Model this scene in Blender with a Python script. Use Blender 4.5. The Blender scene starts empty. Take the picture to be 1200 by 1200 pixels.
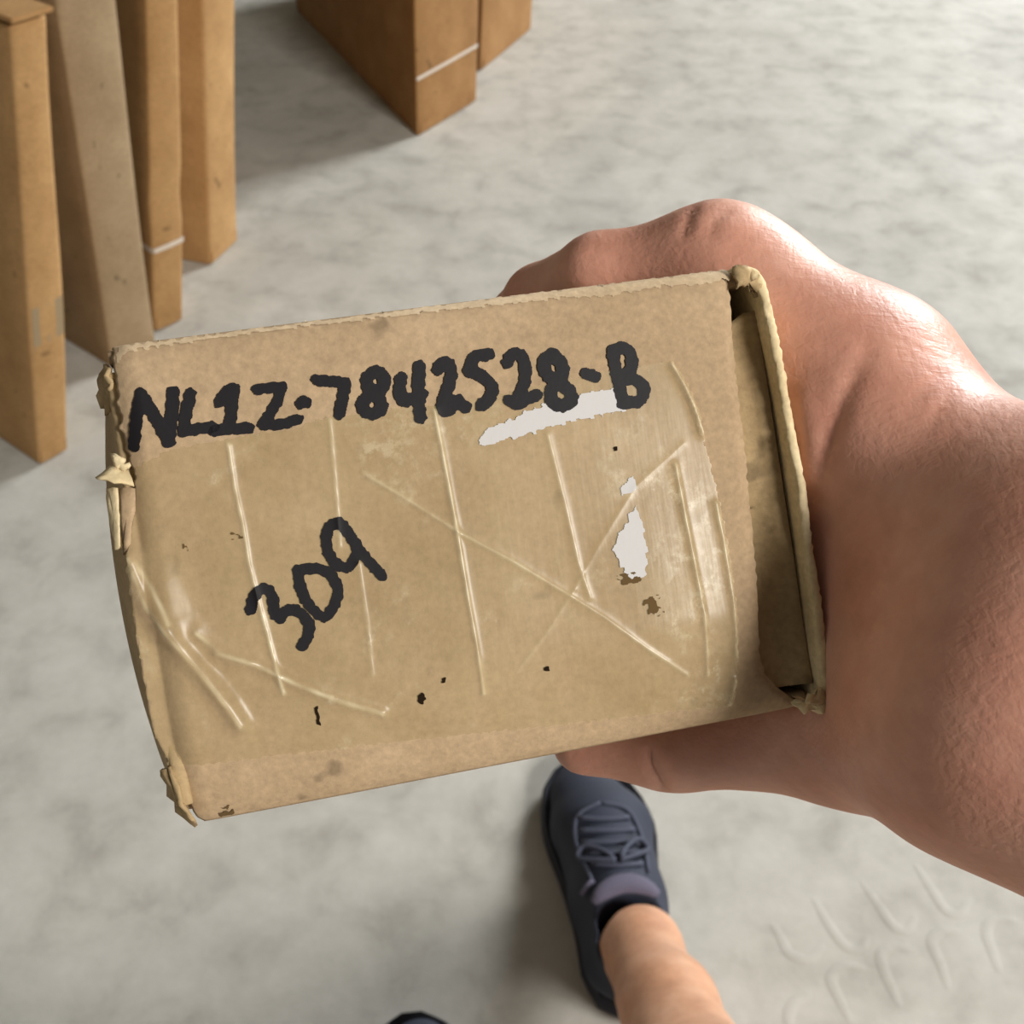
import bpy, bmesh, math, random
import numpy as np
from mathutils import Vector, Matrix

random.seed(7)
RNG = np.random.RandomState(11)
scene = bpy.context.scene
COL = scene.collection

# ------------------------------------------------------------------ camera
CAM_H, PITCH, FPX, CPX = 1.10, math.radians(42), 1350.0, 600.0
cam_data = bpy.data.cameras.new('camera')
cam = bpy.data.objects.new('camera', cam_data)
COL.objects.link(cam)
cam.location = (0, 0, CAM_H)
cam.rotation_euler = (math.pi / 2 - PITCH, 0, 0)
cam_data.sensor_width = 36.0
cam_data.lens = FPX / 1200.0 * 36.0
cam_data.clip_start = 0.01
cam_data.dof.use_dof = True
cam_data.dof.focus_distance = 0.193
cam_data.dof.aperture_fstop = 44.0
scene.camera = cam

# ------------------------------------------------------------------ light
world = bpy.data.worlds.new('world')
scene.world = world
world.use_nodes = True
bg = world.node_tree.nodes['Background']
bg.inputs[0].default_value = (1.0, 0.955, 0.88, 1)
bg.inputs[1].default_value = 0.10


def area_light(name, loc, target, sx, sy, power, col):
    l = bpy.data.lights.new(name, 'AREA')
    l.shape = 'RECTANGLE'
    l.size, l.size_y, l.energy, l.color = sx, sy, power, col
    o = bpy.data.objects.new(name, l)
    COL.objects.link(o)
    o.location = loc
    o.rotation_euler = (Vector(target) - Vector(loc)).to_track_quat('-Z', 'Y').to_euler()
    return o


# daylight from the open loading door on the right and from a high window behind the viewer
area_light('door_daylight', (4.5, 6.3, 3.4), (0.0, 1.5, 0.0), 2.2, 2.2, 660, (0.95, 0.98, 1.0))
area_light('window_daylight', (2.6, -1.8, 2.9), (0.0, 0.5, 0.6), 1.0, 1.0, 178, (1.0, 0.965, 0.92))

vs = scene.view_settings
vs.view_transform = 'Standard'
vs.look = 'None'
vs.gamma = 1.0
vs.use_curve_mapping = False
vs.exposure = 0.15

# ------------------------------------------------------------------ frames
AX_R = np.array([1.0, 0, 0])
AX_D = np.array([0, -math.sin(PITCH), -math.cos(PITCH)])
AX_F = np.array([0, math.cos(PITCH), -math.sin(PITCH)])
CAM_P = np.array([0, 0, CAM_H])


def ray(px, py):
    return (px - CPX) / FPX * AX_R + (py - CPX) / FPX * AX_D + AX_F


def floor_pt(px, py, h=0.0):
    r = ray(px, py)
    return CAM_P + r * ((h - CAM_H) / r[2])


def cam_to_world(p):
    p = np.asarray(p, float)
    return CAM_P + p[..., 0:1] * AX_R + p[..., 1:2] * AX_D + p[..., 2:3] * AX_F


# ------------------------------------------------------------------ materials
def srgb(r, g, b):
    return tuple(((c / 255) / 12.92 if c / 255 <= 0.04045 else ((c / 255 + 0.055) / 1.055) ** 2.4) for c in (r, g, b)) + (1,)


def new_mat(name):
    m = bpy.data.materials.new(name)
    m.use_nodes = True
    nt = m.node_tree
    return m, nt, nt.nodes['Principled BSDF']


def tex_coord(nt, scale=(1, 1, 1), kind='Object'):
    tc = nt.nodes.new('ShaderNodeTexCoord')
    mp = nt.nodes.new('ShaderNodeMapping')
    mp.inputs['Scale'].default_value = scale
    nt.links.new(tc.outputs[kind], mp.inputs[0])
    return mp.outputs[0]


def noise(nt, vec, scale, detail=4, rough=0.55, dist=0.0):
    n = nt.nodes.new('ShaderNodeTexNoise')
    n.inputs['Scale'].default_value = scale
    n.inputs['Detail'].default_value = detail
    n.inputs['Roughness'].default_value = rough
    n.inputs['Distortion'].default_value = dist
    nt.links.new(vec, n.inputs['Vector'])
    return n.outputs[0]


def ramp(nt, fac, stops, interp='LINEAR'):
    r = nt.nodes.new('ShaderNodeValToRGB')
    r.color_ramp.interpolation = interp
    el = r.color_ramp.elements
    while len(el) < len(stops):
        el.new(0.5)
    for e, (p, c) in zip(el, stops):
        e.position = p
        e.color = c
    nt.links.new(fac, r.inputs[0])
    return r.outputs[0]


def mix(nt, a, b, fac, mode='MIX'):
    m = nt.nodes.new('ShaderNodeMix')
    m.data_type = 'RGBA'
    m.blend_type = mode
    for sock, v in ((m.inputs[0], fac), (m.inputs[6], a), (m.inputs[7], b)):
        if hasattr(v, 'is_output'):
            nt.links.new(v, sock)
        else:
            sock.default_value = v
    return m.outputs[2]


def bump(nt, bsdf, height, strength, dist=0.001, prev=None):
    b = nt.nodes.new('ShaderNodeBump')
    b.inputs['Strength'].default_value = strength
    b.inputs['Distance'].default_value = dist
    nt.links.new(height, b.inputs['Height'])
    if prev is not None:
        nt.links.new(prev, b.inputs['Normal'])
    nt.links.new(b.outputs[0], bsdf.inputs['Normal'])
    return b.outputs[0]


def gray(v):
    return (v, v, v, 1)


def mat_plain(name, col, rough=0.6, metal=0.0, spec=0.5):
    m, nt, b = new_mat(name)
    b.inputs['Base Color'].default_value = col
    b.inputs['Roughness'].default_value = rough
    b.inputs['Metallic'].default_value = metal
    b.inputs['Specular IOR Level'].default_value = spec
    n = noise(nt, tex_coord(nt), 300, 3)
    bump(nt, b, n, 0.15, 0.0005)
    return m


def mat_concrete():
    m, nt, b = new_mat('concrete')
    v = tex_coord(nt)
    big = noise(nt, v, 1.3, 3, 0.5, 0.6)
    mid = noise(nt, v, 12, 5, 0.6, 0.3)
    fine = noise(nt, v, 60, 4, 0.6)
    c1 = ramp(nt, big, [(0.32, srgb(164, 160, 151)), (0.50, srgb(177, 174, 165)), (0.68, srgb(187, 184, 176))])
    c2 = ramp(nt, mid, [(0.30, srgb(138, 134, 125)), (0.5, srgb(180, 177, 168)), (0.72, srgb(198, 195, 187))])
    c = mix(nt, c1, c2, 0.5)
    c3 = ramp(nt, fine, [(0.3, gray(0.90)), (0.7, gray(1.05))])
    c = mix(nt, c, c3, 0.5, 'MULTIPLY')
    # a few darker worn patches with soft outlines
    st = noise(nt, v, 2.0, 1, 0.5, 1.2)
    stm = ramp(nt, st, [(0.54, gray(0)), (0.62, gray(1))])
    c = mix(nt, c, mix(nt, c, gray(0.90), 1.0, 'MULTIPLY'), stm)
    nt.links.new(c, b.inputs['Base Color'])
    r = ramp(nt, mid, [(0.3, gray(0.78)), (0.7, gray(0.66))])
    nt.links.new(r, b.inputs['Roughness'])
    b.inputs['Specular IOR Level'].default_value = 0.3
    bump(nt, b, fine, 0.25, 0.002)
    return m


def mat_card(name, lo, mid_c, hi, fib=(40, 20, 52), speck=True, rough=0.85, scale=1.0):
    m, nt, b = new_mat(name)
    v = tex_coord(nt)
    vf = tex_coord(nt, fib)
    n1 = noise(nt, v, 28 * scale, 5, 0.6)
    n2 = noise(nt, vf, 9 * scale, 4, 0.65)
    n3 = noise(nt, v, 900 * scale, 2, 0.6)
    base = ramp(nt, n1, [(0.28, lo), (0.5, mid_c), (0.72, hi)])
    f = ramp(nt, n2, [(0.3, gray(0.86)), (0.7, gray(1.10))])
    c = mix(nt, base, f, 0.6, 'MULTIPLY')
    g = ramp(nt, n3, [(0.3, gray(0.82)), (0.7, gray(1.14))])
    c = mix(nt, c, g, 0.6, 'MULTIPLY')
    if speck:
        n4 = noise(nt, v, 130 * scale, 2, 0.4)
        sm = ramp(nt, n4, [(0.70, gray(0)), (0.76, gray(1))])
        c = mix(nt, c, mix(nt, c, gray(0.62), 1.0, 'MULTIPLY'), sm)
    nt.links.new(c, b.inputs['Base Color'])
    b.inputs['Roughness'].default_value = rough
    b.inputs['Specular IOR Level'].default_value = 0.25
    bump(nt, b, n3, 0.25, 0.0002, bump(nt, b, n2, 0.2, 0.0006))
    return m


def mat_skin(name, red, mid_c, pale):
    m, nt, b = new_mat(name)
    v = tex_coord(nt)
    n1 = noise(nt, v, 34, 4, 0.6)
    n2 = noise(nt, v, 210, 4, 0.6)
    c = ramp(nt, n1, [(0.30, red), (0.5, mid_c), (0.72, pale)])
    c = mix(nt, c, ramp(nt, n2, [(0.3, gray(0.90)), (0.7, gray(1.07))]), 0.7, 'MULTIPLY')
    nt.links.new(c, b.inputs['Base Color'])
    b.inputs['Roughness'].default_value = 0.46
    b.inputs['Specular IOR Level'].default_value = 0.45
    b.inputs['Subsurface Weight'].default_value = 0.18
    b.inputs['Subsurface Radius'].default_value = (0.006, 0.0025, 0.0012)
    b.inputs['Subsurface Scale'].default_value = 0.6
    # cross-hatched skin lines
    vs1 = tex_coord(nt, (300, 900, 520))
    vs2 = tex_coord(nt, (820, 320, 760))
    l1 = noise(nt, vs1, 1.0, 2, 0.5, 0.4)
    l2 = noise(nt, vs2, 1.0, 2, 0.5, 0.4)
    vo = nt.nodes.new('ShaderNodeTexVoronoi')
    vo.feature = 'DISTANCE_TO_EDGE'
    vo.inputs['Scale'].default_value = 800
    nt.links.new(v, vo.inputs['Vector'])
    vr = ramp(nt, vo.outputs['Distance'], [(0.0, gray(0)), (0.16, gray(1))])
    p = bump(nt, b, l1, 0.26, 0.0005)
    p = bump(nt, b, l2, 0.22, 0.0005, p)
    bump(nt, b, vr, 0.05, 0.0002, p)
    return m


def mat_tape():
    m, nt, b = new_mat('packing_tape')
    v = tex_coord(nt)
    n1 = noise(nt, v, 60, 4, 0.6)
    n2 = noise(nt, tex_coord(nt, (300, 300, 40)), 1.0, 3, 0.6)
    n3 = noise(nt, v, 38, 5, 0.7, 0.6)
    n4 = noise(nt, v, 420, 4, 0.7)
    c = ramp(nt, n1, [(0.3, srgb(180, 156, 108)), (0.7, srgb(202, 181, 134))])
    # scuffed, milky places
    mul = nt.nodes.new('ShaderNodeMath')
    mul.operation = 'MULTIPLY'
    nt.links.new(ramp(nt, n3, [(0.52, gray(0)), (0.66, gray(1))]), mul.inputs[0])
    nt.links.new(ramp(nt, n4, [(0.46, gray(0)), (0.62, gray(1))]), mul.inputs[1])
    c = mix(nt, c, srgb(232, 218, 180), mul.outputs[0])
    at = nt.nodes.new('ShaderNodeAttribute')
    at.attribute_name = 'crease_pale'
    c = mix(nt, c, srgb(240, 228, 190), at.outputs['Fac'])  # paler colour along the creases
    nt.links.new(c, b.inputs['Base Color'])
    b.inputs['Roughness'].default_value = 0.30
    b.inputs['Specular IOR Level'].default_value = 0.55
    a = ramp(nt, n2, [(0.3, gray(0.22)), (0.7, gray(0.40))])
    a = mix(nt, a, gray(0.44), mul.outputs[0])
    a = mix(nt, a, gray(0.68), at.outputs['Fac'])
    nt.links.new(a, b.inputs['Alpha'])
    bump(nt, b, n2, 0.25, 0.0003)
    return m


M = {}
M['concrete'] = mat_concrete()
M['wall'] = mat_plain('painted_wall', srgb(170, 166, 156), 0.8)
M['card_face'] = mat_card('held_box_cardboard', srgb(159, 135, 104), srgb(171, 146, 114), srgb(184, 159, 127))
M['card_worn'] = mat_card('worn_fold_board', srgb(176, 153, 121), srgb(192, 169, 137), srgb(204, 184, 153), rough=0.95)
M['card_in'] = mat_card('held_box_inner_board', srgb(150, 126, 92), srgb(168, 144, 106), srgb(184, 160, 122))
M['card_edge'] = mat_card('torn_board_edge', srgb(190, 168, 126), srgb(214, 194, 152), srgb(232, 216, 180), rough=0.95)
M['carton'] = mat_card('carton_board', srgb(160, 122, 78), srgb(174, 136, 90), srgb(188, 150, 102), scale=0.35)
M['carton_grey'] = mat_card('greyish_carton_board', srgb(140, 118, 90), srgb(152, 130, 100), srgb(164, 142, 112), scale=0.35)
M['carton_dark'] = mat_card('dark_carton_board', srgb(142, 104, 64), srgb(156, 116, 72), srgb(170, 130, 84), scale=0.35)
M['paper'] = mat_plain('torn_white_paper', srgb(196, 193, 190), 0.85)
M['ink'] = mat_plain('black_marker_ink', srgb(27, 24, 27), 0.6, spec=0.2)
M['hole'] = mat_plain('punched_hole_black', srgb(34, 24, 14), 0.95, spec=0.1)
M['dirt'] = mat_plain('ground_in_dirt', srgb(96, 76, 48), 0.95, spec=0.1)
M['strap'] = mat_plain('white_plastic_strap', srgb(214, 202, 188), 0.4)
M['grey_tape'] = mat_plain('clear_tape_strip', srgb(150, 130, 100), 0.35)
M['skin'] = mat_skin('hand_skin', srgb(188, 130, 108), srgb(203, 148, 126), srgb(215, 166, 146))
M['leg_skin'] = mat_skin('leg_skin', srgb(188, 136, 104), srgb(204, 152, 118), srgb(216, 168, 136))
M['shoe'] = mat_plain('navy_knit', srgb(36, 42, 58), 0.75)
M['shoe_dark'] = mat_plain('dark_navy_foam', srgb(24, 26, 38), 0.8)
M['shoe_lace'] = mat_plain('grey_navy_lace', srgb(64, 68, 84), 0.8)
M['shoe_tongue'] = mat_plain('mauve_grey_padding', srgb(92, 88, 106), 0.85)
M['lining'] = mat_plain('black_lining', srgb(14, 14, 20), 0.9)
M['tape'] = mat_tape()


# ------------------------------------------------------------------ mesh helpers
def link_mesh(name, me, mat, parent=None, smooth=False):
    o = bpy.data.objects.new(name, me)
    COL.objects.link(o)
    me.materials.append(mat)
    if smooth:
        me.polygons.foreach_set('use_smooth', [True] * len(me.polygons))
    if parent is not None:
        o.parent = parent
    return o


def mesh_obj(name, verts, faces, mat, parent=None, smooth=False):
    me = bpy.data.meshes.new(name)
    me.from_pydata([tuple(map(float, v)) for v in verts], [], [tuple(map(int, f)) for f in faces])
    me.update()
    return link_mesh(name, me, mat, parent, smooth)


def bm_obj(name, bm, mat, parent=None, smooth=False):
    me = bpy.data.meshes.new(name)
    bm.to_mesh(me)
    bm.free()
    return link_mesh(name, me, mat, parent, smooth)


def empty(name, loc=(0, 0, 0)):
    o = bpy.data.objects.new(name, None)
    o.empty_display_size = 0.05
    COL.objects.link(o)
    o.location = loc
    return o


def tag(o, label, cat, group=None):
    o['label'] = label
    o['category'] = cat
    if group:
        o['group'] = group
    return o


def tube(name, pts, r, mat, parent=None, seg=8, flat=1.0):
    """a round tube along points; r may be a list"""
    pts = [Vector(p) for p in pts]
    n = len(pts)
    rs = r if hasattr(r, '__len__') else [r] * n
    vs_, fs = [], []
    up = Vector((0, 0, 1))
    for i, p in enumerate(pts):
        t = (pts[min(i + 1, n - 1)] - pts[max(i - 1, 0)]).normalized()
        s = t.cross(up)
        if s.length < 1e-4:
            s = Vector((1, 0, 0))
        s.normalize()
        q = s.cross(t).normalized()
        for k in range(seg):
            a = 2 * math.pi * k / seg
            vs_.append(p + s * math.cos(a) * rs[i] + q * math.sin(a) * rs[i] * flat)
    for i in range(n - 1):
        for k in range(seg):
            k2 = (k + 1) % seg
            fs.append((i * seg + k, i * seg + k2, (i + 1) * seg + k2, (i + 1) * seg + k))
    fs.append(tuple(range(seg))[::-1])
    fs.append(tuple((n - 1) * seg + k for k in range(seg)))
    return mesh_obj(name, vs_, fs, mat, parent, True)


def spline(pts, n=12):
    """Catmull-Rom through points"""
    P = [np.asarray(p, float) for p in pts]
    P = [2 * P[0] - P[1]] + P + [2 * P[-1] - P[-2]]
    out = []
    for i in range(1, len(P) - 2):
        for k in range(n):
            t = k / n
            a, b, c, d = P[i - 1], P[i], P[i + 1], P[i + 2]
            out.append(0.5 * ((2 * b) + (-a + c) * t + (2 * a - 5 * b + 4 * c - d) * t * t + (-a + 3 * b - 3 * c + d) * t ** 3))
    out.append(P[-2])
    return out


# ---- signed-distance modelling: one continuous skin from tapered limbs
def cone_d(p, a, b, ra, rb):
    a = np.asarray(a, np.float32)
    b = np.asarray(b, np.float32)
    ab = b - a
    t = np.clip(((p - a) @ ab) / max(float(ab @ ab), 1e-12), 0, 1)
    d = p - a - t[:, None] * ab
    return np.sqrt(np.einsum('ij,ij->i', d, d)) - (ra + t * (rb - ra))


def smin(a, b, k):
    h = np.clip(0.5 + 0.5 * (b - a) / k, 0, 1)
    return b + (a - b) * h - k * h * (1 - h)


def chain_d(p, pts, k=0.004):
    d = None
    for (a, ra), (b, rb) in zip(pts[:-1], pts[1:]):
        c = cone_d(p, a, b, ra, rb)
        d = c if d is None else smin(d, c, k)
    return d


def sdf_mesh(fun, lo, hi, h):
    """surface nets on a sparsely evaluated grid"""
    lo = np.asarray(lo, np.float32)
    B = 4
    nb = np.ceil((np.asarray(hi) - lo) / (h * B)).astype(int)
    ci = np.stack(np.meshgrid(*[np.arange(n) for n in nb], indexing='ij'), -1).reshape(-1, 3)
    cd = fun((lo + (ci + 0.5 - 0.5 / B) * (h * B)).astype(np.float32))
    V = np.repeat(np.repeat(np.repeat(cd.reshape(nb), B, 0), B, 1), B, 2).astype(np.float32)
    act = ci[np.abs(cd) < h * B * 1.5 + 0.004]
    off = np.stack(np.meshgrid(*[np.arange(B)] * 3, indexing='ij'), -1).reshape(-1, 3)
    for s in range(0, len(act), 6000):
        idx = (act[s:s + 6000, None, :] * B + off[None]).reshape(-1, 3)
        V[idx[:, 0], idx[:, 1], idx[:, 2]] = fun((lo + idx * h).astype(np.float32))
    ins = V < 0
    cnt = np.zeros(np.array(V.shape) - 1, np.int8)
    corners = [(i, j, k) for i in (0, 1) for j in (0, 1) for k in (0, 1)]
    sx, sy, sz = cnt.shape
    for i, j, k in corners:
        cnt += ins[i:i + sx, j:j + sy, k:k + sz]
    cells = np.argwhere((cnt > 0) & (cnt < 8))
    acc = np.zeros((len(cells), 3))
    num = np.zeros(len(cells))
    for a in corners:
        for ax in range(3):
            if a[ax]:
                continue
            b = list(a)
            b[ax] = 1
            va = V[tuple((cells + a).T)]
            vb = V[tuple((cells + b).T)]
            m = (va < 0) != (vb < 0)
            t = np.where(m, va / np.where(m, va - vb, 1), 0)
            pos = np.array(a, float)[None] + t[:, None] * (np.array(b) - np.array(a))[None]
            acc[m] += pos[m]
            num[m] += 1
    verts = lo + (cells + acc / num[:, None]) * h
    vid = -np.ones(cnt.shape, np.int64)
    vid[tuple(cells.T)] = np.arange(len(cells))
    faces = []
    for ax in range(3):
        o1, o2 = [(1, 2), (2, 0), (0, 1)][ax]
        sl0 = [slice(None)] * 3
        sl1 = [slice(None)] * 3
        sl0[ax] = slice(0, -1)
        sl1[ax] = slice(1, None)
        chg = np.argwhere(ins[tuple(sl0)] != ins[tuple(sl1)])
        ok = (chg[:, o1] > 0) & (chg[:, o2] > 0) & (chg[:, o1] < V.shape[o1] - 1) & (chg[:, o2] < V.shape[o2] - 1)
        chg = chg[ok]
        flip = ins[tuple(chg.T)]
        e1 = np.zeros(3, int)
        e1[o1] = 1
        e2 = np.zeros(3, int)
        e2[o2] = 1
        q = np.stack([vid[tuple((chg - d).T)] for d in (e1 + e2, e2, 0 * e1, e1)], 1)
        q[~flip] = q[~flip][:, ::-1]
        faces.append(q)
    faces = np.concatenate(faces)
    # light Laplacian smoothing
    ed = np.concatenate([faces[:, [0, 1]], faces[:, [1, 2]], faces[:, [2, 3]], faces[:, [3, 0]]])
    for _ in range(3):
        s_ = np.zeros_like(verts)
        n_ = np.zeros(len(verts))
        np.add.at(s_, ed[:, 0], verts[ed[:, 1]])
        np.add.at(n_, ed[:, 0], 1)
        verts = verts * 0.45 + 0.55 * s_ / np.maximum(n_, 1)[:, None]
    return verts, faces


def fast_mesh(name, verts, faces, mat, parent=None):
    me = bpy.data.meshes.new(name)
    me.vertices.add(len(verts))
    me.vertices.foreach_set('co', np.asarray(verts, np.float32).ravel())
    nf = len(faces)
    me.loops.add(nf * 4)
    me.loops.foreach_set('vertex_index', np.asarray(faces, np.int32).ravel())
    me.polygons.add(nf)
    me.polygons.foreach_set('loop_start', np.arange(nf, dtype=np.int32) * 4)
    me.polygons.foreach_set('use_smooth', np.ones(nf, bool))
    me.update(calc_edges=True)
    me.validate()
    return link_mesh(name, me, mat, parent)


# ------------------------------------------------------------------ setting
def slab(name, lo, hi, mat):
    bm = bmesh.new()
    bmesh.ops.create_cube(bm, size=1)
    for v in bm.verts:
        v.co = Vector([lo[i] + (v.co[i] + 0.5) * (hi[i] - lo[i]) for i in range(3)])
    o = bm_obj(name, bm, mat)
    o['kind'] = 'structure'
    return o


floor = slab('floor', (-3.2, -2.0, -0.1), (6.0, 7.0, 0.0), M['concrete'])
floor['label'] = 'mottled grey concrete warehouse floor'
mz = slab('shade_deck', (-3.2, 0.95, 1.50), (0.50, 7.0, 1.65), M['wall'])  # unseen slab, added to keep the gap between the cartons in shade
mz['label'] = 'added low deck out of view, shading the cartons'
wb = slab('wall_back', (-3.2, 7.0, -0.1), (6.0, 7.1, 4.0), M['wall'])
wb['label'] = 'plain painted warehouse wall at the far end'
wl = slab('wall_left', (-3.3, -2.0, -0.1), (-3.2, 7.0, 4.0), M['wall'])
wl['label'] = 'plain painted warehouse wall behind the cartons'


# dusty tyre tread prints pressed on the floor, lower right
def tread_mark(px_pts, width, height=0.0009):
    pts = spline([floor_pt(*p) for p in px_pts], 8)
    n = len(pts)
    vs_, fs = [], []
    prof = [(-1, 0), (-0.55, 0.75), (0, 1), (0.55, 0.75), (1, 0)]
    for i, p in enumerate(pts):
        t = pts[min(i + 1, n - 1)] - pts[max(i - 1, 0)]
        t = t / np.linalg.norm(t)
        s = np.array([t[1], -t[0], 0])
        f = math.sin(math.pi * min(1, max(0, i / (n - 1)))) ** 0.5
        for a, b in prof:
            vs_.append(p + s * a * width * (0.4 + 0.6 * f) + np.array([0, 0, 0.00005 + b * height * f]))
    k = len(prof)
    for i in range(n - 1):
        for j in range(k - 1):
            fs.append((i * k + j, i * k + j + 1, (i + 1) * k + j + 1, (i + 1) * k + j))
    return mesh_obj('tread_mark', vs_, fs, M['concrete'], floor, True)


for pts in [
    [(952, 1050), (972, 1085), (990, 1108), (1008, 1112), (1018, 1095)],
    [(1008, 1030), (1030, 1062), (1046, 1084), (1062, 1090), (1074, 1072)],
    [(905, 1082), (916, 1102), (926, 1118), (948, 1124), (966, 1106)],
    [(1072, 1012), (1090, 1040), (1108, 1066), (1124, 1070), (1138, 1052)],
    [(998, 1200), (982, 1168), (974, 1146), (990, 1132), (1016, 1136)],
    [(1056, 1182), (1042, 1152), (1032, 1122), (1046, 1110), (1074, 1112)],
    [(1112, 1160), (1102, 1130), (1092, 1104), (1104, 1092), (1130, 1092)],
    [(1172, 1142), (1164, 1118), (1156, 1092), (1166, 1078), (1192, 1078)],
    [(930, 1212), (924, 1192), (932, 1174), (952, 1164)],
]:
    tread_mark(pts, 0.0065)


# ------------------------------------------------------------------ cartons standing on the floor
def carton(name, label, A, B, T, depth, mat, top_px=None, length=1.0, strap=(), tape=(), dents=(), lid=False, back=None):
    """A, B: foot of the narrow lit side (picture points on the floor); T: a point on its left upright edge"""
    a, b = floor_pt(*A), floor_pt(*B)
    r0, r1 = ray(*A), ray(*T)
    m = np.cross(r0, r1)
    m /= np.linalg.norm(m)
    up = np.array([0, 0, 1.0])
    w = up - (up @ m) * m
    w /= np.linalg.norm(w)
    if top_px is not None:
        rr = ray(*top_px)
        S = np.stack([w, -rr], 1)
        length = float(np.linalg.lstsq(S, CAM_P - a, rcond=None)[0][0])
    u = b - a
    W = np.linalg.norm(u)
    u /= W
    v = np.array([-u[1], u[0], 0])
    if back is not None:
        v = floor_pt(*back) - a
        v /= np.linalg.norm(v)
    root = empty(name, a)
    tag(root, label, 'carton', 'cartons standing in a row on the floor')
    shear = Matrix(((u[0], v[0], w[0], 0), (u[1], v[1], w[1], 0), (u[2], v[2], w[2], 0), (0, 0, 0, 1)))
    # body: subdivided, slightly bulged board walls (local x along the narrow side, y inwards, z up)
    nx, ny, nz = 6, 10, 22
    bm = bmesh.new()

    def P(i, j, k):
        x, y, z = i / nx, j / ny, k / nz
        bul = 0.004 * math.sin(math.pi * z) * math.sin(3 * z + len(label))
        g = 0.0
        for zz, amp in dents:
            g += amp * math.exp(-((z * length - zz) / 0.012) ** 2)
        X = x * W + (x - 0.5) * 2 * bul
        Y = y * depth + (y - 0.5) * 2 * (bul + 0.003 * math.sin(math.pi * x)) + (g if j == 0 else 0)
        return (X, Y, z * length)
    cache = {}

    def vert(i, j, k):
        key = (i, j, k)
        if key not in cache:
            cache[key] = bm.verts.new(P(i, j, k))
        return cache[key]
    for (n1, n2, f) in ((nx, nz, lambda p, q, s: (p, 0 if s else ny, q)), (ny, nz, lambda p, q, s: (0 if s else nx, p, q)), (nx, ny, lambda p, q, s: (p, q, 0 if s else nz))):
        for s in (0, 1):
            for p in range(n1):
                for q in range(n2):
                    bm.faces.new([vert(*f(*c, s)) for c in ((p, q), (p + 1, q), (p + 1, q + 1), (p, q + 1))])
    bmesh.ops.recalc_face_normals(bm, faces=bm.faces)
    sharp = [e for e in bm.edges if len(e.link_faces) == 2 and e.link_faces[0].normal.angle(e.link_faces[1].normal) > 0.9]
    bmesh.ops.bevel(bm, geom=sharp, offset=min(0.005, W * 0.12), segments=2, affect='EDGES', profile=0.6)
    body = bm_obj('body', bm, mat, root, True)

    def band(nm, z0, z1, matl, x0=0.0, x1=W, side=0.0, lift=0.0012, skew=0.0):
        """a strip wrapped over the narrow side and a little way round the left side"""
        pts = []
        if side:
            pts += [(-lift, side), (-lift, side * 0.5), (-lift, 0.004)]
        pts += [(x0 - (lift if side else 0) + 0.002, -lift - 0.004), ((x0 + x1) / 2, -lift - 0.0055), (x1, -lift - 0.004), (x1 + lift, 0.004), (x1 + lift, 0.03)]
        vs_, fs = [], []
        for i, (x, y) in enumerate(pts):
            dz = skew * i / len(pts)
            vs_ += [(x, y, z0 + dz), (x, y, z1 + dz)]
        for i in range(len(pts) - 1):
            fs.append((2 * i, 2 * i + 2, 2 * i + 3, 2 * i + 1))
        o = mesh_obj(nm, vs_, fs, matl, root)
        sm = o.modifiers.new('thickness', 'SOLIDIFY')
        sm.thickness = 0.0012
        return o
    for z0, z1 in strap:
        band('strap', z0, z1, M['strap'], skew=0.004, side=0.12)
    for z0, z1 in tape:
        band('tape_strip', z0, z1, M['grey_tape'], side=0.2, lift=0.0008)
    if lid:
        # an open closing flap whose worn front lip overhangs the narrow side
        bm = bmesh.new()
        bmesh.ops.create_cube(bm, size=1)
        for q in bm.verts:
            q.co = Vector((-0.004 + (q.co.x + 0.5) * (W + 0.008), -0.010 + (q.co.y + 0.5) * depth * 0.5, length + 0.004 + (q.co.z + 0.5) * 0.006))
        bmesh.ops.bevel(bm, geom=bm.edges[:], offset=0.002, segments=2, affect='EDGES')
        bm_obj('top_flap', bm, M['carton'], root)
    # seam of the bottom flaps on the narrow side
    bm = bmesh.new()
    bmesh.ops.create_cube(bm, size=1)
    for q in bm.verts:
        q.co = Vector((W * 0.06 + (q.co.x + 0.5) * W * 0.88, -0.003 + (q.co.y + 0.5) * 0.004, 0.003 + (q.co.z + 0.5) * 0.02))
    bm_obj('bottom_flap', bm, mat, root)
    for ch in root.children:
        ch.data.transform(shear)
    return root


carton('shipping_carton', 'narrow brown carton at the left picture edge, its worn top lip in view', (46, 545), (79, 526), (12, 30), 0.50, M['carton'], top_px=(12, 30), tape=((0.205, 0.265),), lid=True)
carton('shipping_carton', 'dull greyish carton with a pale upright edge, second of the left row', (132, 432), (183, 405), (66, 0), 0.32, M['carton_grey'], length=1.0)
carton('shipping_carton', 'brown carton with dents and a white strap near its foot, left row', (181, 389), (214, 374), (171, 0), 0.28, M['carton'], length=1.05, strap=((0.150, 0.158),), dents=((0.24, 0.006), (0.36, 0.004)))
carton('shipping_carton', 'narrow orange-brown carton beside the dark gap, last of the left row', (246, 311), (278, 281), (237, 0), 0.75, M['carton'], length=1.0)
carton('shipping_carton', 'large brown carton with a white strap, beyond the dark gap', (489, 160), (558, 118), (486, 0), 0.9, M['carton_dark'], length=0.9, strap=((0.125, 0.132),), back=(424, 92))
carton('shipping_carton', 'partly hidden brown carton right of the strapped one, farthest away', (562, 84), (622, 34), (565, 0), 0.4, M['carton_dark'], length=0.8, back=(500, 20))

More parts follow.
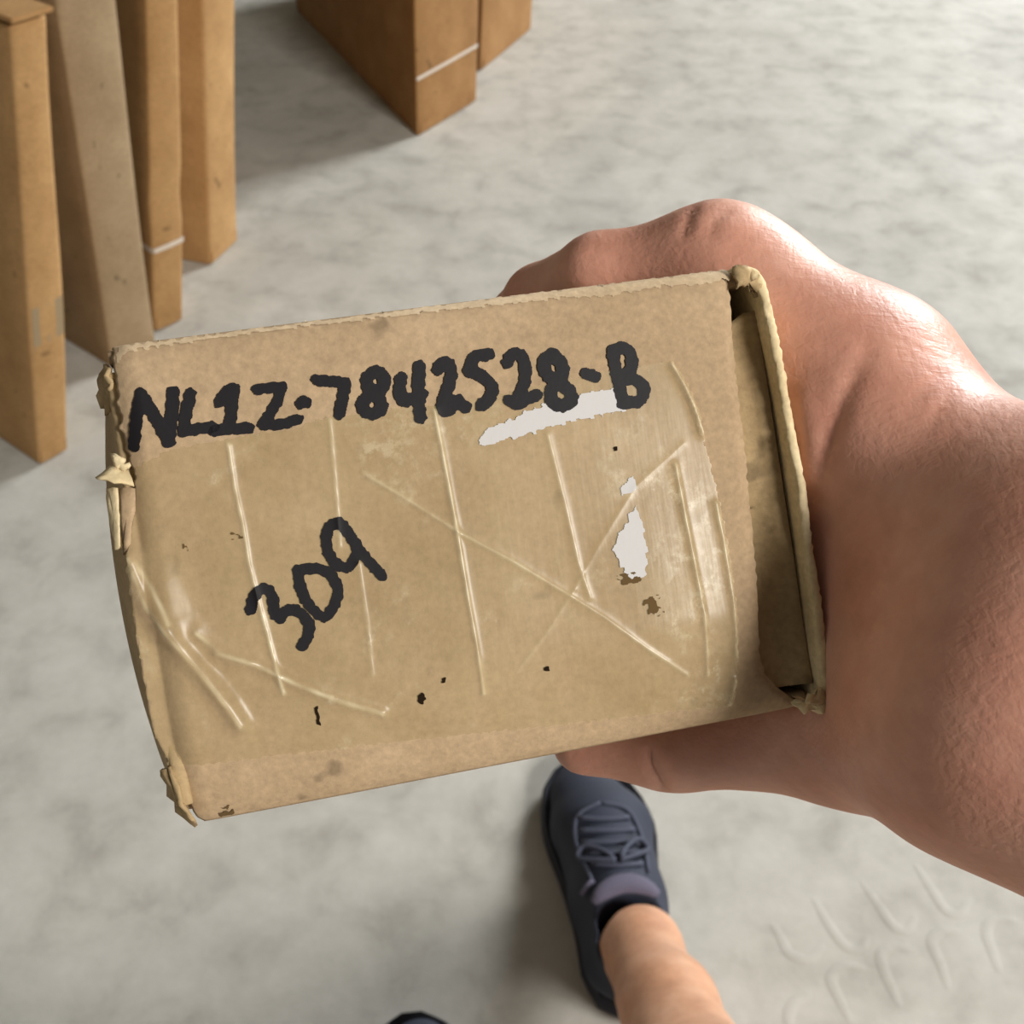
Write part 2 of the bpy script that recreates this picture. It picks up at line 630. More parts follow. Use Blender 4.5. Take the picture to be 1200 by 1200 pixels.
# ------------------------------------------------------------------ the held box
# end face: corner positions in the camera's metric frame, then a box frame (u right, n inwards, up)
TL = np.array([-0.06331, -0.02644, 0.18031])
Uv = np.array([0.04363, -0.04319, 0.19831]) - TL
Vv = np.array([-0.05087, 0.05047, 0.18169]) - TL
BW, BH = float(np.linalg.norm(Uv)), float(np.linalg.norm(Vv))
eu = Uv / BW
en = np.cross(eu, Vv / BH)
en /= np.linalg.norm(en)
ev = np.cross(en, eu)
BOXR = np.stack([eu, ev, en], 1)          # box (u, v, n) -> camera frame


def box_to_cam(p):
    return TL + np.asarray(p, float) @ BOXR.T


def px_uv(px, py):
    """picture point -> (u, v) on the end face"""
    r = np.array([(px - CPX) / FPX, (py - CPX) / FPX, 1.0])
    t = (TL @ en) / (r @ en)
    q = (r * t - TL) @ BOXR
    return q[0], q[1]


def uvs(pts):
    return np.array([px_uv(*p) for p in pts])


held = empty('cardboard_box')
tag(held, 'taped cardboard box held in a hand, handwritten NL1Z-7842528-B and 309 on its end', 'box')
ou, ov, on_ = [v for v in (AX_R * eu[0] + AX_D * eu[1] + AX_F * eu[2], AX_R * ev[0] + AX_D * ev[1] + AX_F * ev[2], AX_R * en[0] + AX_D * en[1] + AX_F * en[2])]
o0 = cam_to_world(TL)
# local axes: x = u, y = n (into the box), z = -v (up)
held.matrix_world = Matrix(((ou[0], on_[0], -ov[0], o0[0]), (ou[1], on_[1], -ov[1], o0[1]), (ou[2], on_[2], -ov[2], o0[2]), (0, 0, 0, 1)))


def L(u, v, n):
    return (u, n, -v)


BD = 0.17


def sstep(x, a, b):
    t = np.clip((x - a) / (b - a), 0, 1)
    return t * t * (3 - 2 * t)


RIDGES = []        # (polyline uv, height, half width)
for pts, hgt, wd in [
    ([(425, 555), (480, 588), (540, 626), (600, 658), (660, 694), (705, 722), (755, 758), (808, 792)], 0.00034, 0.0005),
    ([(268, 522), (275, 570), (285, 615), (292, 660), (302, 700), (318, 760), (332, 812)], 0.00045, 0.0006),
    ([(508, 482), (520, 545), (532, 610), (545, 690), (556, 750), (566, 812)], 0.00050, 0.0007),
    ([(790, 545), (800, 600), (812, 660), (824, 720), (832, 792)], 0.00055, 0.0007),
    ([(838, 590), (848, 640), (858, 700), (866, 770)], 0.00045, 0.0006),
    ([(800, 520), (742, 572), (700, 640), (672, 690)], 0.00012, 0.0008),
    ([(672, 690), (640, 740), (606, 786)], 0.00014, 0.0008),
    ([(640, 510), (660, 590), (676, 660), (690, 700)], 0.00025, 0.0007),
    ([(386, 492), (392, 560), (398, 640)], 0.00022, 0.0008),
    ([(420, 660), (430, 730), (436, 790)], 0.00022, 0.0008),
    ([(255, 765), (300, 778), (345, 800), (400, 822), (448, 836)], 0.00045, 0.0010),
    ([(152, 655), (172, 712), (205, 752), (240, 792), (268, 828), (282, 850)], 0.0010, 0.0016),
    ([(232, 742), (262, 768), (290, 775)], 0.0004, 0.0018),
    ([(160, 660), (180, 690), (200, 730)], 0.0011, 0.0034),
    ([(786, 428), (800, 452), (812, 478), (822, 508)], 0.0009, 0.0009),
    ([(866, 800), (862, 830)], 0.0009, 0.0009),
]:
    RIDGES.append((uvs(pts), hgt, wd))


def seg_dist(U, V, pl):
    best = np.full(U.shape, 1e9)
    for (ax, ay), (bx, by) in zip(pl[:-1], pl[1:]):
        dx, dy = bx - ax, by - ay
        t = np.clip(((U - ax) * dx + (V - ay) * dy) / (dx * dx + dy * dy + 1e-15), 0, 1)
        best = np.minimum(best, np.hypot(U - ax - t * dx, V - ay - t * dy))
    return best


_ph = RNG.rand(24, 4)


def wavy(U, V, s=1.0):
    h = 0
    for i in range(24):
        k = (20 + 260 * _ph[i, 0]) * s
        a = 2 * math.pi * _ph[i, 1]
        h = h + np.sin(k * (U * math.cos(a) + V * math.sin(a)) + 6.28 * _ph[i, 2]) / (k / 40)
    return h


def flap_h(U, V):
    """distance of the end flap's surface in front of the nominal end plane"""
    h = 0.00014 * wavy(U, V)
    # folded over at the top, softly rolled at the bottom
    rt, rb = 0.0035, 0.013
    t = np.clip((rt - V) / rt, 0, 1)
    h = h - rt * 0.9 * (1 - np.sqrt(np.clip(1 - t * t, 0, 1)))
    b = np.clip((V - (BH - rb)) / rb, 0, 1)
    h = h - 0.0045 * (1 - np.sqrt(np.clip(1 - 0.97 * b * b, 0, 1))) - 0.0012 * b
    h = h - 0.0012 * sstep(V, BH - 0.020, BH - 0.009)
    # left edge pushed in
    l = np.clip((0.004 - U) / 0.004, 0, 1)
    h = h - 0.0016 * l * l
    # gentle pillow
    h = h + 0.0009 * np.sin(math.pi * np.clip(U / BW, 0, 1)) * np.sin(math.pi * np.clip(V / BH, 0, 1))
    return h


def tape_h(U, V):
    h = flap_h(U, V) + 0.00018
    for pl, hg, wd in RIDGES:
        d = seg_dist(U, V, pl)
        if wd < 0.00095:
            h = h + 1.0 * hg * np.exp(-np.abs(d) / 0.00045)
        else:
            h = h + 1.5 * hg * np.exp(-(d / wd) ** 2)
    return h


def crease_pale(U, V):
    """how much paler the tape gets along its creases, broken up"""
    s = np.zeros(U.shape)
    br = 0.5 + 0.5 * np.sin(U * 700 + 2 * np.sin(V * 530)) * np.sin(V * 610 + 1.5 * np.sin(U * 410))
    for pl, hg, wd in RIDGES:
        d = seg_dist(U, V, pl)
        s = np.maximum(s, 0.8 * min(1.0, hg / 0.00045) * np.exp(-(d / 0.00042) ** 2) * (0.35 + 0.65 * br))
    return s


def interp_edge(pts, vq):
    p = uvs(pts)
    o = np.argsort(p[:, 1])
    return np.interp(vq, p[o, 1], p[o, 0])


# ---- end flap: fine grid between its torn left and crimped right edges
NV, NU = 190, 240
vv = np.linspace(0.0002, BH + 0.0002, NV)
left_e = interp_edge([(128, 403), (134, 440), (138, 490), (152, 545), (158, 560), (146, 600), (147, 640), (150, 680), (160, 760), (178, 860), (196, 900), (226, 968), (236, 975)], vv)
right_e = interp_edge([(856, 310), (858, 345), (861, 400), (868, 470), (877, 540), (878, 565), (884, 620), (889, 680), (893, 740), (897, 768), (905, 792), (925, 812), (938, 820), (955, 834)], vv)
jl = np.convolve(RNG.randn(NV), [0.25, 0.5, 0.25], 'same')
left_e = left_e + 0.00022 * jl * (vv < BH * 0.5) + 0.00008 * jl
right_e = right_e + 0.00016 * np.sin(vv / 0.0023 * 6.28) * (0.5 + 0.5 * np.sin(vv * 400)) + 0.00010 * np.convolve(RNG.randn(NV), [0.25, 0.5, 0.25], 'same')
T_ = np.linspace(0, 1, NU)
UU = left_e[:, None] * (1 - T_) + right_e[:, None] * T_
VV = np.repeat(vv[:, None], NU, 1)
HH = flap_h(UU, VV)
# right rim curls in a little, with an undulating crimp
HH = HH - 0.0007 * np.exp(-((right_e[:, None] - UU) / 0.0012) ** 2)


def grid_part(name, UU, VV, HH, mat, thick, keep=None, smooth=True, parent=held):
    nv, nu = UU.shape
    idx = np.arange(nv * nu).reshape(nv, nu)
    verts = np.stack([UU, -HH, -VV], -1).reshape(-1, 3)
    f = np.stack([idx[:-1, :-1], idx[1:, :-1], idx[1:, 1:], idx[:-1, 1:]], -1).reshape(-1, 4)
    if keep is not None:
        k = keep[:-1, :-1] & keep[1:, :-1] & keep[1:, 1:] & keep[:-1, 1:]
        f = f[k.reshape(-1)]
        used = np.unique(f)
        rm = -np.ones(nv * nu, int)
        rm[used] = np.arange(len(used))
        verts = verts[used]
        f = rm[f]
    o = fast_mesh(name, verts, f, mat, parent)
    if thick:
        s = o.modifiers.new('thickness', 'SOLIDIFY')
        s.thickness = thick
        s.offset = -1
    return o


flap = grid_part('end_flap', UU, VV, HH, M['card_face'], 0.0024)
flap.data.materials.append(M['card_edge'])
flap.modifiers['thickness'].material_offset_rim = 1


# ---- walls of the box, each a board of its own with rounded worn front edge
def wall_board(name, path, outward, thick, mat, flare=0.0, n0=0.0, rough=0.00012):
    """path: (u, v) points along the front edge; runs inwards to BD; outward: side the board's thickness starts from"""
    path = np.array(path)
    nb = 22
    dens = np.array(spline(path, 10)) if len(path) > 2 else path
    sl = np.concatenate([[0], np.cumsum(np.hypot(*np.diff(dens, axis=0).T))])
    na = max(24, int(sl[-1] / 0.0008))
    q = np.linspace(0, sl[-1], na + 1)
    pu, pv = np.interp(q, sl, dens[:, 0]), np.interp(q, sl, dens[:, 1])
    tu, tv = np.gradient(pu), np.gradient(pv)
    ln = np.hypot(tu, tv)
    nu_, nv_ = tv / ln, -tu / ln
    sgn = 1 if nu_[na // 2] * outward[0] + nv_[na // 2] * outward[1] > 0 else -1
    jag = np.convolve(RNG.randn(na + 1), [0.25, 0.5, 0.25], 'same')
    vs_, fs = [], []
    prof = [(0.3, 1.0), (-0.10, 0.95), (-0.34, 0.80), (-0.48, 0.45), (-0.5, -0.0), (-0.48, -0.5), (-0.34, -0.85), (0.1, -1)]
    for i in range(na + 1):
        du, dv = nu_[i] * sgn, nv_[i] * sgn
        t = i / na
        wob = 0.0003 * math.sin(i * 0.21) + rough * jag[i]
        sect = []
        for j in range(nb, 0, -1):           # outer face from the back to the front
            sect.append((n0 + 0.003 + (BD - n0 - 0.003) * (j / nb) ** 1.6, thick / 2))
        for a, b in prof:
            sect.append((n0 + 0.001 + a * 0.0028 + wob + rough * RNG.randn() * 0.5, b * thick / 2 + rough * RNG.randn() * 0.5))
        for j in range(1, nb + 1):
            sect.append((n0 + 0.003 + (BD - n0 - 0.003) * (j / nb) ** 1.6, -thick / 2))
        for n, o in sect:
            fl = flare * sstep(np.float64(n), 0.0, 0.045) * (1 - sstep(np.float64(n), 0.05, 0.165)) * math.sin(math.pi * (0.10 + 0.80 * t)) ** 0.4
            vs_.append(L(pu[i] + du * (o - thick / 2 + fl), pv[i] + dv * (o - thick / 2 + fl), n))
    k = 2 * nb + len(prof)
    for i in range(na):
        for j in range(k - 1):
            fs.append((i * k + j, i * k + j + 1, (i + 1) * k + j + 1, (i + 1) * k + j))
    fs.append(tuple(range(k)))
    fs.append(tuple(na * k + j for j in range(k))[::-1])
    o = mesh_obj(name, vs_, fs, mat, held, True)
    bm = bmesh.new()
    bm.from_mesh(o.data)
    bmesh.ops.recalc_face_normals(bm, faces=bm.faces)
    bm.to_mesh(o.data)
    bm.free()
    return o


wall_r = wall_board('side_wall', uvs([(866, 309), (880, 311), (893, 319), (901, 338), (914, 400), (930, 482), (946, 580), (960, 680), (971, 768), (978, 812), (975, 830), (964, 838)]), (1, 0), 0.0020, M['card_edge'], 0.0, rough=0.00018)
wall_l = wall_board('side_wall', (px_uv(119, 436), px_uv(202, 950)), (-1, 0), 0.0030, M['card_in'], 0.0100, n0=0.0025)
wall_t = wall_board('top_wall', (px_uv(122, 407), px_uv(880, 312)), (0, -1), 0.0026, M['card_face'], 0.0, n0=0.0030)
wall_b = wall_board('bottom_wall', (px_uv(212, 962), px_uv(962, 833)), (0, 1), 0.0026, M['card_face'], 0.0, n0=0.0060)
# back closing board
mesh_obj('back_board', [L(0, 0.002, BD - .001), L(BW, 0.002, BD - .001), L(BW, BH, BD - .001), L(0, BH, BD - .001), L(0, 0.002, BD), L(BW, 0.002, BD), L(BW, BH, BD), L(0, BH, BD)],
         [(0, 1, 2, 3), (7, 6, 5, 4), (0, 4, 5, 1), (1, 5, 6, 2), (2, 6, 7, 3), (3, 7, 4, 0)], M['card_in'], held)

# inner flap seen in the slot at the right
iv = np.linspace(px_uv(880, 362)[1], px_uv(950, 806)[1], 60)
il = np.full(60, 0.03)
ir = interp_edge([(893, 340), (965, 810)], iv) - 0.0004
tt = np.linspace(0, 1, 40)
IU = il[:, None] * (1 - tt) + ir[:, None] * tt
IV = np.repeat(iv[:, None], 40, 1)
cut = np.maximum(0, (ir[:, None] - IU) / 0.08)
IV2 = IV + (IV < iv.mean()) * (0.004 * (cut > 0.03) * cut * 6)
IH = -0.0046 + 0.00022 * wavy(IU, IV) + 0.0022 * np.exp(-((ir[:, None] - IU) / 0.0022) ** 2)
grid_part('inner_flap', IU, IV2, IH, M['card_in'], 0.0022)


# ---- crushed corners: lumps of torn board
def shred(name, pts, depth, mat, thick=0.0009, jag=0.0004):
    """a small crumpled scrap through picture points, each with its distance in front (m)"""
    p = [(*px_uv(x, y), d) for (x, y, d) in pts]
    c = np.mean(p, 0)
    vs_ = [L(c[0], c[1], -c[2] - depth)]
    ring = []
    for i in range(len(p)):
        a, b = np.array(p[i]), np.array(p[(i + 1) % len(p)])
        for k in range(3):
            q = a + (b - a) * k / 3 + RNG.randn(3) * jag * (0.4 if k == 0 else 1)
            ring.append(q)
    for q in ring:
        vs_.append(L(q[0], q[1], -q[2]))
    for q in ring:
        m = (q + c) / 2 + RNG.randn(3) * jag * 0.8
        vs_.append(L(m[0], m[1], -m[2] - depth * 0.6))
    n = len(ring)
    fs = []
    for i in range(n):
        j = (i + 1) % n
        fs.append((1 + i, 1 + j, 1 + n + j, 1 + n + i))
        fs.append((1 + n + i, 1 + n + j, 0))
    o = mesh_obj(name, vs_, fs, mat, held, True)
    s = o.modifiers.new('thickness', 'SOLIDIFY')
    s.thickness = thick
    return o


shred('torn_corner', [(858, 314, .0004), (872, 312, -.0004), (888, 320, -.0004), (896, 340, -.001), (889, 346, -.0015), (880, 334, -.0008), (868, 330, -.0004), (860, 338, .0002)], 0.0004, M['card_in'], 0.0006, 0.0003)
shred('torn_corner', [(926, 814, .0000), (942, 820, .0004), (958, 806, -.0004), (968, 814, -.0006), (964, 830, -.001), (945, 836, -.001), (930, 826, -.0004)], 0.0004, M['card_edge'], 0.0006, 0.0003)
shred('torn_corner', [(108, 438, -.007), (120, 424, -.004), (129, 430, -.002), (130, 452, -.002), (126, 462, -.005), (116, 480, -.008), (106, 470, -.009)], 0.0004, M['card_in'], 0.0006, 0.0003)
shred('torn_corner', [(188, 905, -.003), (200, 902, -.0015), (214, 935, -.001), (226, 960, -.001), (230, 972, -.003), (207, 960, -.005), (193, 940, -.006)], 0.0004, M['card_in'], 0.0006, 0.0003)
# lifted triangular scrap of liner paper at the left edge
shred('paper_tab', [(115, 562, .0016), (130, 548, .0006), (150, 552, .0005), (160, 571, .0022), (138, 568, .0024)], 0.0004, M['card_edge'], 0.0005, 0.0001)
shred('paper_tab', [(132, 532, .0006), (148, 540, .0008), (155, 546, .0012), (148, 553, .001), (136, 547, .0006)], 0.0003, M['card_edge'], 0.0005, 0.0001)
# layered edges of folded liner just below it
shred('liner_edge', [(126, 572, -.001), (140, 572, .0003), (143, 605, .0004), (144, 640, .0003), (138, 645, -.0008), (131, 610, -.001)], 0.0004, M['card_edge'], 0.0006, 0.0001)
shred('liner_edge', [(143, 572, .0006), (160, 573, .001), (158, 610, .0012), (150, 650, .0010), (145, 640, .0006)], 0.0003, M['card_face'], 0.0005, 0.0001)


# ---- flat things lying on the end face (tape, paper, ink): cut from fine grids by outline
def in_poly(U, V, poly):
    ins = np.zeros(U.shape, bool)
    n = len(poly)
    for i in range(n):
        (x0, y0), (x1, y1) = poly[i], poly[(i + 1) % n]
        c = ((y0 > V) != (y1 > V))
        xs = (x1 - x0) * (V - y0) / (y1 - y0 + 1e-15) + x0
        ins ^= c & (U < xs)
    return ins


def snap(U_, V_, d, step):
    """keep the inside of a distance field and draw the stair-stepped rim in to its outline"""
    gv, gu = np.gradient(d, step)
    g = np.maximum(np.hypot(gu, gv), 0.3)
    over = np.clip(d, 0, None) / g
    return U_ - over * gu / g, V_ - over * gv / g, d < step * 0.75


def patch(name, px_pts, hfun, step, mat, lift=0.0, ragged=0.0, thick=0.0):
    poly = uvs(px_pts)
    lo, hi = poly.min(0) - step, poly.max(0) + step
    u = np.arange(lo[0], hi[0], step)
    v = np.arange(lo[1], hi[1], step)
    U_, V_ = np.meshgrid(u, v)
    jU = ragged * np.sin(V_ * 1900 + 3 * np.sin(U_ * 1900)) + ragged * 0.7 * np.sin(V_ * 3700 + U_ * 2000)
    jV = ragged * np.sin(U_ * 1300 + 3 * np.sin(V_ * 2100) + 2.5 * np.sin(U_ * 610)) + ragged * 0.7 * np.sin(U_ * 3500 - V_ * 1700)
    loop = np.concatenate([poly, poly[:1]])
    d = seg_dist(U_ + jU, V_ + jV, loop)
    d = np.where(in_poly(U_ + jU, V_ + jV, poly), -d, d)
    U_, V_, keep = snap(U_, V_, d, step)
    return grid_part(name, U_, V_, hfun(U_, V_) + lift, mat, thick, keep)


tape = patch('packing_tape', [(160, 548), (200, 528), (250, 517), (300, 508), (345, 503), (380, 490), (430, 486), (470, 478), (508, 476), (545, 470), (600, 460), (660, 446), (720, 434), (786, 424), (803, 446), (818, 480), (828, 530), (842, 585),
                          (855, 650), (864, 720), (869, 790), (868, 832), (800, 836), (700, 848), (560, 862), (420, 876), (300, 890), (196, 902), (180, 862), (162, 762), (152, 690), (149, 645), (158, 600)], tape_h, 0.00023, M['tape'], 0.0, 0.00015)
co = np.empty(len(tape.data.vertices) * 3, np.float32)
tape.data.vertices.foreach_get('co', co)
co = co.reshape(-1, 3)
tape.data.attributes.new('crease_pale', 'FLOAT', 'POINT').data.foreach_set('value', crease_pale(co[:, 0], -co[:, 2]).astype(np.float32))
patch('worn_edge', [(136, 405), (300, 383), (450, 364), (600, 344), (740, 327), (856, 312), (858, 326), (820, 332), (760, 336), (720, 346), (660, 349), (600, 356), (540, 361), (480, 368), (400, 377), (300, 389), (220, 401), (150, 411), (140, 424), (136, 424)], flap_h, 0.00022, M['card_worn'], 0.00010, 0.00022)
patch('paper_scrap', [(556, 522), (568, 505), (590, 496), (612, 484), (640, 474), (680, 462), (712, 458), (732, 455), (738, 470), (730, 482), (700, 488), (672, 494), (640, 502), (612, 512), (590, 516), (572, 524)], tape_h, 0.00020, M['paper'], 0.00006, 0.0002)
patch('paper_scrap', [(742, 556), (744, 575), (730, 580), (722, 584), (728, 570)], tape_h, 0.00025, M['paper'], 0.00006, 0.0002)
patch('paper_scrap', [(744, 590), (750, 612), (756, 640), (756, 672), (742, 680), (730, 672), (722, 655), (716, 640), (728, 618)], tape_h, 0.00018, M['paper'], 0.00006, 0.0002)
for pts in ([(368, 828), (372, 826), (375, 840), (375, 852), (371, 846)], [(488, 814), (495, 810), (499, 818), (494, 825), (489, 821)], [(516, 793), (521, 793), (522, 799), (517, 800)], [(637, 781), (643, 781), (643, 786), (638, 786)], [(718, 524), (722, 524), (722, 528), (718, 528)]):
    patch('punched_hole', pts, tape_h, 0.00016, M['hole'], 0.00008, 0.0001)
for pts in ([(752, 702), (766, 698), (776, 714), (764, 722), (755, 712)], [(720, 676), (735, 672), (755, 678), (740, 684), (726, 686)], [(212, 634), (218, 632), (219, 644), (213, 644)], [(272, 622), (284, 622), (284, 630), (272, 630)], [(254, 956), (268, 950), (272, 964), (258, 968)]):
    patch('dirt_smudge', pts, tape_h, 0.00016, M['dirt'], 0.00007, 0.0005)


# ---- handwriting: every character is a pen stroke ribbon lying on the surface
def stroke_px(strokes, w):
    poly_pts = []
    for s in strokes:
        poly_pts.append((uvs(spline(s, 8)), w))
    return poly_pts


def character(strokes, wpx=13.5):
    w = wpx * 0.19 / FPX / 2
    pls = [uvs([tuple(q) for q in spline(s, 7)]) if len(s) > 1 else uvs(s) for s in strokes]
    allp = np.concatenate(pls)
    lo, hi = allp.min(0) - 2 * w, allp.max(0) + 2 * w
    st = 0.00017
    U_, V_ = np.meshgrid(np.arange(lo[0], hi[0], st), np.arange(lo[1], hi[1], st))
    d = np.full(U_.shape, 1e9)
    for pl in pls:
        if len(pl) == 1:
            d = np.minimum(d, np.hypot(U_ - pl[0, 0], V_ - pl[0, 1]))
        else:
            d = np.minimum(d, seg_dist(U_, V_, pl))
    rag = 0.00007 * np.sin(U_ * 3200 + 2 * np.sin(V_ * 2100)) + 0.00006 * np.sin(V_ * 4300 + 2 * np.sin(U_ * 2700))
    U_, V_, keep = snap(U_, V_, d + rag - w, st)
    return grid_part('marker_character', U_, V_, tape_h(U_, V_) + 0.00012, M['ink'], 0.0, keep)


def sc(ox, oy, pts):
    return [(ox + x, oy + y) for x, y in pts]


# part number line (picture points, one list per pen stroke)
CH = [
    # N
    [[(157, 522), (161, 490), (166, 462)], [(166, 462), (182, 488), (199, 518)], [(199, 518), (202, 490), (204, 460)]],
    # L
    [[(224, 462), (219, 485), (216, 506)], [(216, 506), (234, 503), (250, 501)]],
    # 1 with foot
    [[(258, 472), (266, 460), (275, 456)], [(275, 456), (272, 480), (270, 502)], [(252, 505), (270, 503), (292, 502)]],
    # Z
    [[(302, 457), (318, 455), (331, 454)], [(331, 454), (324, 474), (309, 498)], [(309, 498), (328, 498), (350, 492)]],
    # dash
    [[(354, 473), (358, 472)]],
    # 7
    [[(372, 446), (388, 448), (405, 449)], [(405, 449), (402, 466), (398, 486)]],
    # 8
    [[(436, 438), (430, 446), (434, 458), (443, 468), (447, 478), (440, 485), (430, 484), (425, 475), (432, 465), (446, 458), (450, 446), (443, 437), (436, 438)]],
    # 4
    [[(470, 444), (468, 458), (472, 470), (484, 468), (494, 462)], [(491, 430), (490, 462), (492, 490)]],
    # 2
    [[(513, 434), (518, 426), (526, 428), (528, 442), (522, 462), (518, 478), (524, 482), (534, 474), (545, 478)], [(522, 470), (536, 470)]],
    # 5
    [[(572, 416), (556, 420), (549, 436)], [(549, 436), (562, 440), (575, 452), (574, 466), (563, 476)]],
    # 2
    [[(594, 426), (600, 416), (610, 418), (615, 434), (612, 454), (604, 470)], [(596, 470), (606, 474), (616, 468), (628, 464)]],
    # 8
    [[(648, 416), (637, 424), (638, 436), (650, 448), (665, 458), (668, 470), (656, 476), (645, 470), (646, 456), (655, 446), (658, 430), (648, 416)]],
    # dash
    [[(686, 439), (696, 442)]],
    # B
    [[(717, 412), (722, 440), (728, 470)], [(717, 412), (730, 408), (739, 418), (738, 434), (726, 444)], [(726, 444), (744, 446), (754, 456), (748, 470), (728, 473)]],
    # 3
    [[(294, 714), (300, 696), (312, 690), (320, 700), (322, 718), (330, 724)], [(326, 722), (344, 714), (360, 726), (362, 742), (354, 756)]],
    # 0
    [[(350, 668), (352, 686), (362, 708), (380, 722), (392, 708), (396, 690), (386, 672), (368, 666), (350, 668)]],
    # 9
    [[(416, 652), (408, 664), (394, 660), (384, 644), (384, 622), (396, 612), (406, 622), (424, 648), (447, 674)], [(416, 636), (420, 650)]],
]
WID = [14.5, 13.5, 13.5, 12.5, 15, 13.5, 15.5, 15, 15, 15, 15, 16.5, 15, 15.5, 13.5, 13, 13]
for s, w in zip(CH, WID):
    character(s, w)

# ------------------------------------------------------------------ the person: hand with forearm, legs, shoes
person = empty('person', tuple(cam_to_world(np.array([0.10, 0.02, 0.2]))))
person.location = tuple(floor_pt(712, 1120))
tag(person, 'person in dark blue sneakers reaching out a bare hand to hold the box', 'person')


def attach(o):
    """mesh built in world coordinates becomes a part of the person"""
    o.parent = person
    o.matrix_parent_inverse = Matrix.Translation(-Vector(person.location))
    return o


def bx(u, v, n):
    return box_to_cam(np.array([u, v, n]))


W_ = BW
wristA = np.array([0.0920, 0.0090, 0.186])
wristB = np.array([0.0800, 0.0330, 0.184])
elbow = np.array([0.270, 0.120, 0.100])
fingers = [
    [(bx(W_ + .0010, -.0052, .028), .0106), (bx(W_ - .019, -.0082, .038), .0080), (bx(W_ - .0275, -.0078, .058), .0074), (bx(W_ - .031, -.0068, .074), .0064)],
    [(bx(W_ + .0040, -.0050, .052), .0112), (bx(W_ - .018, -.0078, .076), .0078), (bx(W_ - .026, -.0072, .097), .0070), (bx(W_ - .030, -.0062, .112), .0060)],
    [(bx(W_ + .0060, -.0040, .074), .0108), (bx(W_ - .016, -.0075, .096), .0075), (bx(W_ - .024, -.0070, .114), .0066), (bx(W_ - .028, -.0062, .128), .0060)],
    [(bx(W_ + .0080, -.0010, .094), .0100), (bx(W_ - .012, -.0072, .112), .0072), (bx(W_ - .024, -.0066, .126), .0062), (bx(W_ - .030, -.0058, .138), .0055)],
]
thumb = [(bx(W_ + .0310, .054, .010), .0160), (bx(W_ + .0120, .0870, .022), .0142), (bx(W_ - .0190, .0865, .036), .0095), (bx(W_ - .0350, .0850, .043), .0076)]
palm = []
for fch, wp in zip(fingers, (0.0, 0.35, 0.7, 1.0)):
    w0 = wristA + (wristB - wristA) * wp + np.array([0.0, 0.0, 0.012 * wp])
    palm.append([(fch[0][0], fch[0][1]), ((fch[0][0] + w0) / 2 + eu * (0.001 - 0.002 * (1 - wp)) + ev * 0.0075 * (1 - wp), 0.0115 + 0.003 * wp), (w0, 0.0185)])
web = [(bx(W_ + .010, .000, .026), .009), (bx(W_ + .0150, .030, .024), .0120), (bx(W_ + .0150, .066, .024), .0115)]
thenar = [(bx(W_ + .025, .022, .015), .015), (bx(W_ + .030, .044, .010), .016)]
heel_pad = [(bx(W_ + .0220, .072, .030), .0130), (wristB + np.array([-0.004, 0.004, 0.016]), 0.0170)]
pad = [(bx(W_ + .016, .020, .050), .014), (bx(W_ + .016, .045, .074), .013)]


def hand_sdf(p):
    d = chain_d(p, palm[0], 0.008)
    for c in palm[1:]:
        d = smin(d, chain_d(p, c, 0.008), 0.012)
    d = smin(d, chain_d(p, web), 0.016)
    d = smin(d, chain_d(p, thenar), 0.018)
    d = smin(d, chain_d(p, pad), 0.012)
    d = smin(d, chain_d(p, heel_pad), 0.012)
    fa = cone_d(p, wristA, elbow + np.array([0, -0.008, 0]), 0.0215, 0.034)
    fb = cone_d(p, wristB, elbow + np.array([0, 0.016, 0]), 0.0225, 0.034)
    d = smin(d, smin(fa, fb, 0.02), 0.016)
    base = d
    for f in fingers:
        d = np.minimum(d, smin(base, chain_d(p, f, 0.003), 0.007))
    d = np.minimum(d, smin(base, chain_d(p, thumb, 0.006), 0.018))
    # flesh gives way where it lies on the box
    q = (p - TL.astype(np.float32)) @ BOXR.astype(np.float32)
    bu = np.maximum(-q[:, 0], q[:, 0] - BW)
    bv = np.maximum(-q[:, 1], q[:, 1] - BH)
    bn = np.maximum(-q[:, 2], q[:, 2] - BD)
    bd = np.maximum(np.maximum(bu, bv), bn) - 0.0004
    return np.maximum(d, -bd)


allj = np.array([q for c in fingers + [thumb] for (q, r) in c] + [elbow, wristA, wristB])
hv, hf = sdf_mesh(hand_sdf, allj.min(0) - 0.05, allj.max(0) + 0.05, 0.0014)


def creases(verts, faces, lines):
    """press creases (drawn as picture polylines) into skin that faces the camera"""
    fn = np.cross(verts[faces[:, 1]] - verts[faces[:, 0]], verts[faces[:, 2]] - verts[faces[:, 0]])
    vn = np.zeros_like(verts)
    for k in range(4):
        np.add.at(vn, faces[:, k], fn)
    vn /= np.linalg.norm(vn, axis=1)[:, None] + 1e-12
    px = CPX + FPX * verts[:, 0] / verts[:, 2]
    py = CPX + FPX * verts[:, 1] / verts[:, 2]
    face = np.einsum('ij,ij->i', vn, verts) < 0.0
    out = verts.copy()
    for pts, dep, wd in lines:
        pl = np.array(spline(pts, 6))
        d = seg_dist(px, py, pl)
        g = dep * np.exp(-(d / wd) ** 2) * face * (verts[:, 2] < 0.27)
        out -= vn * g[:, None]
    return out


